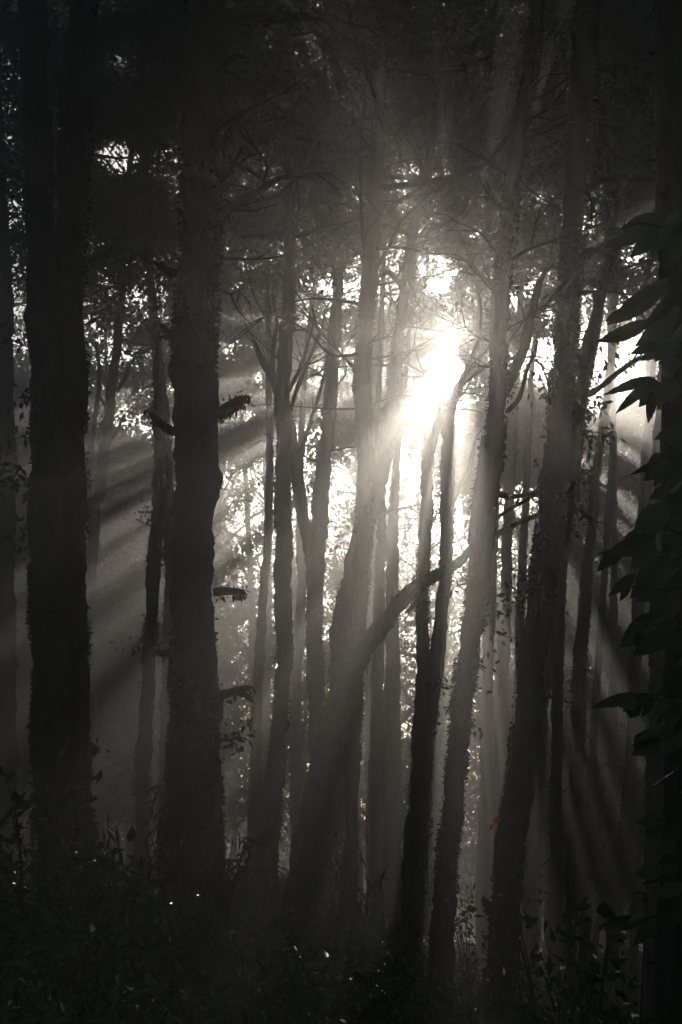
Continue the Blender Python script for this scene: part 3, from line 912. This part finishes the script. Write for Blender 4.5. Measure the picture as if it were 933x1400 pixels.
def shrub(px, py, d, w, h, label, kind='broad', n=140, stems=6, L=.11, group=None, mat=None, name='shrub', lean=0):
    """A shrub of arching stems; (px, py) is where its foot stands, w and h metres."""
    b = at(px, py, d)
    g = float(ground_z(b[0], b[1]))
    top = b[2] + h
    b[2] = g
    h = top - g
    o = empty(name, b)
    tag(o, label, 'shrub' if name == 'shrub' else 'bamboo', group)
    sm, lm = MB(), MB()
    for k in range(stems):
        az = RNG.uniform(0, 6.28)
        rr = w * RNG.uniform(.2, 1)
        hh = h * RNG.uniform(.65, 1.05)
        e = b + [rr * math.cos(az) + lean * hh, rr * math.sin(az), hh]
        mid = b + [(e[0] - b[0]) * .35, (e[1] - b[1]) * .35, hh * .6]
        C, r, A, B = tube(sm, [b + RNG.normal(0, .04, 3) * [1, 1, 0], mid, e], [.012, .008, .003], 5, .12, .04, tip=True)
        m = n // stems
        q = C[(len(C) * RNG.uniform(.25, 1, m) ** .8).astype(int).clip(0, len(C) - 1)]
        if kind == 'bamboo':
            leaves(lm, q + RNG.normal(0, .10, (m, 3)), L * 1.5, .16, .9, spread=.55, fold=.04)
        else:
            leaves(lm, q + RNG.normal(0, .12, (m, 3)), L, .48, .25)
    sm.build('stem', M_BARK, o)
    lm.build('foliage', mat or M_LEAF_N, o)
    return o


shrub(128, 1195, 11, .45, .62, 'bamboo with drooping leaves at the foot of the left pair', 'bamboo', 190, 7, .15, name='bamboo')
shrub(216, 1195, 12, .30, .95, 'tall thin bamboo between the slim mossy trunk and the thickest trunk', 'bamboo', 170, 5, .14, name='bamboo')
shrub(300, 1245, 10.5, .40, .72, 'bamboo at the right foot of the thickest trunk', 'bamboo', 170, 6, .14, name='bamboo')
shrub(345, 1260, 13, .45, .50, 'low bamboo before the pale thin trunk', 'bamboo', 150, 6, .13, name='bamboo')
shrub(462, 1290, 14, .55, 1.15, 'dew-sprinkled bamboo in front of the slanting trunk', 'bamboo', 260, 9, .15, name='bamboo')
shrub(505, 1330, 15, .45, .80, 'bamboo under the thin shaded trunks', 'bamboo', 190, 6, .14, name='bamboo')
shrub(170, 1215, 9, .55, .22, 'round-leaved low shrub on the mound right of the left pair', 'broad', 150, 9, .13)
shrub(40, 1230, 9, .7, .85, 'dark shrub in the bottom left corner below the far left trunk', 'broad', 260, 9, .11)
shrub(640, 1330, 15, .35, 1.00, 'thin shrub with small leaves right of the snapped-stem tree', 'broad', 120, 6, .09)
shrub(632, 1392, 12, .6, .55, 'wet sparkling shrub at the foot of the snapped-stem tree', 'broad', 260, 10, .08)
shrub(745, 1345, 9, .50, .62, 'leafy dark shrub at the foot of the widest leaning trunk', 'broad', 190, 8, .11)
shrub(800, 1340, 8, .50, .60, 'wet glinting shrub below the low right trunk group', 'broad', 210, 9, .11)
shrub(862, 1370, 7, .45, .62, 'dark shrub in the bottom right corner beside the black edge trunk', 'broad', 190, 8, .10)
shrub(588, 1120, 18, .30, .55, 'small leafy shrub clinging left of the snapped-stem tree', 'broad', 90, 4, .12)
shrub(560, 1390, 10, .6, .35, 'low dark shrub at the bottom edge under the twin trunks', 'broad', 200, 8, .09)
shrub(400, 1385, 9, .7, .30, 'low dark shrub at the bottom edge under the slanting trunk', 'broad', 220, 8, .09)
shrub(250, 1385, 8, .7, .35, 'low dark shrub at the bottom edge under the thickest trunk', 'broad', 220, 8, .09)
shrub(110, 1385, 7, .6, .35, 'low dark shrub at the bottom edge under the left pair', 'broad', 220, 8, .09)


# ------------------------------------------------------------------ big-leaved sapling at the right, close to the camera
def big_leaf(mb, p, q, wid, droop=.1):
    """One large pointed leaf with toothed edge and midrib from p to q."""
    p, q = np.asarray(p), np.asarray(q)
    ax = q - p; Ln = np.linalg.norm(ax); ax = ax / Ln
    side = unit(np.cross(ax, -FWD * .9 + RNG.normal(0, .4, 3)))
    nrm = np.cross(side, ax)
    n = 11
    V = []
    for k in range(n + 1):
        t = k / n
        w = wid * Ln * (math.sin(math.pi * t ** .8) ** .85) * .5 * (1 if k % 2 else .93) if 0 < k < n else .002
        c = p + ax * Ln * t - nrm * 0 + np.array([0, 0, -1]) * droop * Ln * t * t
        V += [c - side * w + nrm * w * .30, c, c + side * w + nrm * w * .30]
    f = []
    for k in range(n):
        a = k * 3
        f += [[a, a + 1, a + 4, a + 3], [a + 1, a + 2, a + 5, a + 4]]
    mb.add(np.array(V), f)


DB = 4.2
b = at(925, 1395, DB)
b[2] = ground_z(b[0], b[1])
sap = empty('sapling', b)
tag(sap, 'sapling with large pointed dark leaves close in front along the right edge', 'sapling')
sm, lm = MB(), MB()
twigs = [[(940, 300), (905, 310), (872, 305), (838, 318)], [(940, 400), (910, 395), (880, 410), (850, 430)], [(945, 470), (915, 468), (890, 470)],
         [(945, 530), (912, 528), (890, 520)], [(945, 590), (930, 592)], [(945, 640), (915, 628), (905, 625)], [(945, 665), (915, 650)],
         [(950, 740), (905, 722), (870, 740), (840, 752)], [(950, 760), (910, 745)], [(950, 800), (900, 805), (850, 800)], [(950, 850), (905, 850), (868, 868)],
         [(950, 960), (900, 956), (850, 955)], [(950, 1020), (905, 1010), (890, 1000)], [(950, 1120), (905, 1120)], [(950, 1240), (880, 1255), (830, 1258)], [(950, 1180), (905, 1190)]]
for tw in twigs:
    P = [at(x, y, DB + RNG.uniform(-.15, .15)) for x, y in tw]
    tube(sm, P, np.linspace(.006, .0025, len(P)), 5, .03, .03, tip=True)
tube(sm, [b, at(930, 1200, DB), at(945, 900, DB), at(942, 600, DB), at(946, 250, DB)], [.022, .018, .015, .012, .006], 7, .08, .03)
# (from, to, width ratio)
LV = [((905, 295), (826, 333), .55), ((930, 290), (885, 345), .6), ((900, 312), (862, 348), .5), ((935, 320), (900, 372), .6),
      ((915, 380), (848, 412), .45), ((930, 395), (878, 445), .55), ((905, 400), (830, 440), .5), ((890, 440), (815, 462), .45), ((930, 420), (868, 468), .5),
      ((925, 452), (895, 490), .7), ((940, 440), (905, 480), .6),
      ((897, 517), (826, 536), .32), ((895, 525), (842, 562), .55), ((890, 534), (886, 576), .75), ((905, 520), (928, 548), .7), ((912, 492), (918, 516), .6), ((932, 500), (900, 492), .4),
      ((932, 586), (905, 606), .5), ((932, 590), (928, 606), .6), ((910, 627), (862, 646), .32), ((908, 630), (880, 654), .4), ((918, 640), (893, 662), .6), ((925, 632), (912, 655), .6), ((930, 650), (925, 672), .7),
      ((918, 668), (888, 680), .7), ((940, 690), (912, 702), .7), ((912, 690), (866, 738), .75), ((905, 722), (852, 732), .4), ((935, 700), (918, 735), .7), ((880, 736), (822, 760), .35), ((905, 755), (818, 752), .3),
      ((895, 742), (862, 775), .8), ((915, 760), (868, 812), .8), ((870, 785), (832, 812), .5), ((935, 770), (905, 790), .7), ((940, 800), (910, 815), .5), ((905, 765), (880, 815), .7),
      ((915, 815), (885, 850), .7), ((925, 812), (912, 850), .6), ((895, 838), (850, 872), .45), ((890, 850), (848, 880), .6), ((920, 862), (866, 892), .6), ((940, 880), (895, 880), .6), ((950, 890), (920, 912), .6),
      ((885, 948), (852, 970), .6), ((880, 952), (808, 962), .28), ((915, 940), (890, 955), .4), ((940, 935), (900, 948), .5), ((930, 980), (880, 1012), .5), ((940, 1000), (905, 1030), .6),
      ((930, 1050), (890, 1072), .5), ((945, 1080), (905, 1100), .6), ((925, 1120), (876, 1124), .5), ((930, 1150), (895, 1165), .6), ((940, 1180), (876, 1205), .6), ((935, 1210), (890, 1225), .6),
      ((895, 1250), (838, 1270), .4), ((870, 1256), (820, 1262), .35), ((940, 1240), (895, 1262), .6), ((900, 1262), (866, 1290), .5), ((832, 1255), (826, 1230), .7)]
for (p, q, w) in LV:
    d0 = DB + RNG.uniform(-.25, .25)
    big_leaf(lm, at(p[0], p[1], d0), at(q[0], q[1], d0 + RNG.uniform(-.12, .12)), w * .72, .06)
for k in range(70):
    tw = twigs[int(RNG.integers(len(twigs)))]
    j = int(RNG.integers(len(tw) - 1))
    a = np.array(tw[j]) + (np.array(tw[j + 1]) - np.array(tw[j])) * RNG.uniform()
    d0 = DB + RNG.uniform(-.3, .3)
    ang = R(RNG.uniform(100, 250)); l = RNG.uniform(20, 46)
    big_leaf(lm, at(a[0], a[1], d0), at(a[0] + math.cos(ang) * l, a[1] + abs(math.sin(ang)) * l * .9, d0 + RNG.uniform(-.1, .1)), RNG.uniform(.38, .6), .06)
sm.build('stem', M_BARK, sap)
lm.build('foliage', M_LEAF, sap)

# ------------------------------------------------------------------ two coloured leaves adrift in the mist
mb = MB()
big_leaf(mb, at(676, 1126, 13), at(683, 1113, 13.05), .42)
big_leaf(mb, at(676, 1126, 13), at(685, 1119, 13.0), .36)
big_leaf(mb, at(675, 1126, 13), at(669, 1134, 13.05), .40)
o = mb.build('fallen_leaf', M_RED, origin=at(675, 1123, 13))
tag(o, 'small bright red leaf hanging in the mist left of the widest leaning trunk', 'leaf')
mb = MB()
big_leaf(mb, at(393, 1097, 15), at(402, 1103, 15), .6)
o = mb.build('fallen_leaf', M_ORANGE, origin=at(397, 1100, 15))
tag(o, 'tiny orange leaf hanging in the mist left of the slanting trunk', 'leaf')

# ------------------------------------------------------------------ air
HAZE_DENS, HAZE_G = 0.0125, 0.87
mb = MB()
bpy.context.view_layer.update()
TOP = max((o.matrix_world @ Vector(c)).z for o in SC.objects if o.type == 'MESH' for c in o.bound_box) + .6
print('haze top', TOP)
x0, x1, y0, y1, z0, z1 = -152, 152, -62, 172, float(GZ.min()) - 1, TOP
mb.add([(x0, y0, z0), (x1, y0, z0), (x1, y1, z0), (x0, y1, z0), (x0, y0, z1), (x1, y0, z1), (x1, y1, z1), (x0, y1, z1)],
       [(0, 3, 2, 1), (4, 5, 6, 7), (0, 1, 5, 4), (1, 2, 6, 5), (2, 3, 7, 6), (3, 0, 4, 7)])
m, nt = new_mat('mist')
out = nt.nodes.new('ShaderNodeOutputMaterial')
pv = nt.nodes.new('ShaderNodeVolumePrincipled')
pv.inputs['Color'].default_value = (.97, .97, .95, 1)
pv.inputs['Density'].default_value = HAZE_DENS
pv.inputs['Anisotropy'].default_value = HAZE_G
nt.links.new(pv.outputs[0], out.inputs['Volume'])
hz = mb.build('haze', m, smooth=False)
tag(hz, kind='stuff')
hz.display_type = 'BOUNDS'

# ------------------------------------------------------------------ light
w = bpy.data.worlds.new('World')
SC.world = w
w.use_nodes = True
nt = w.node_tree
bg = nt.nodes['Background']
sky = nt.nodes.new('ShaderNodeTexSky')
sky.sky_type = 'NISHITA'
sky.sun_disc = False
sky.sun_elevation = SUN_EL
sky.sun_rotation = SUN_AZ
sky.air_density = 1.0
sky.dust_density = 1.0
nt.links.new(sky.outputs[0], bg.inputs[0])
bg.inputs[1].default_value = 0.06
sd = bpy.data.lights.new('sun', 'SUN')
sd.energy = 5.0
sd.angle = R(.4)
sd.color = (1.0, .90, .775)
so = bpy.data.objects.new('sun', sd)
so.rotation_euler = Vector(SUN).to_track_quat('Z', 'Y').to_euler()
COL.objects.link(so)

# ------------------------------------------------------------------ render settings
cy = SC.cycles
cy.max_bounces = 4
cy.diffuse_bounces = 2
cy.glossy_bounces = 2
cy.transmission_bounces = 2
cy.volume_bounces = 0
cy.transparent_max_bounces = 4
cy.caustics_reflective = False
cy.caustics_refractive = False
cy.use_denoising = True
SC.view_settings.view_transform = 'Standard'
SC.view_settings.look = 'None'
SC.view_settings.exposure = 0.65
SC.view_settings.gamma = 1.0
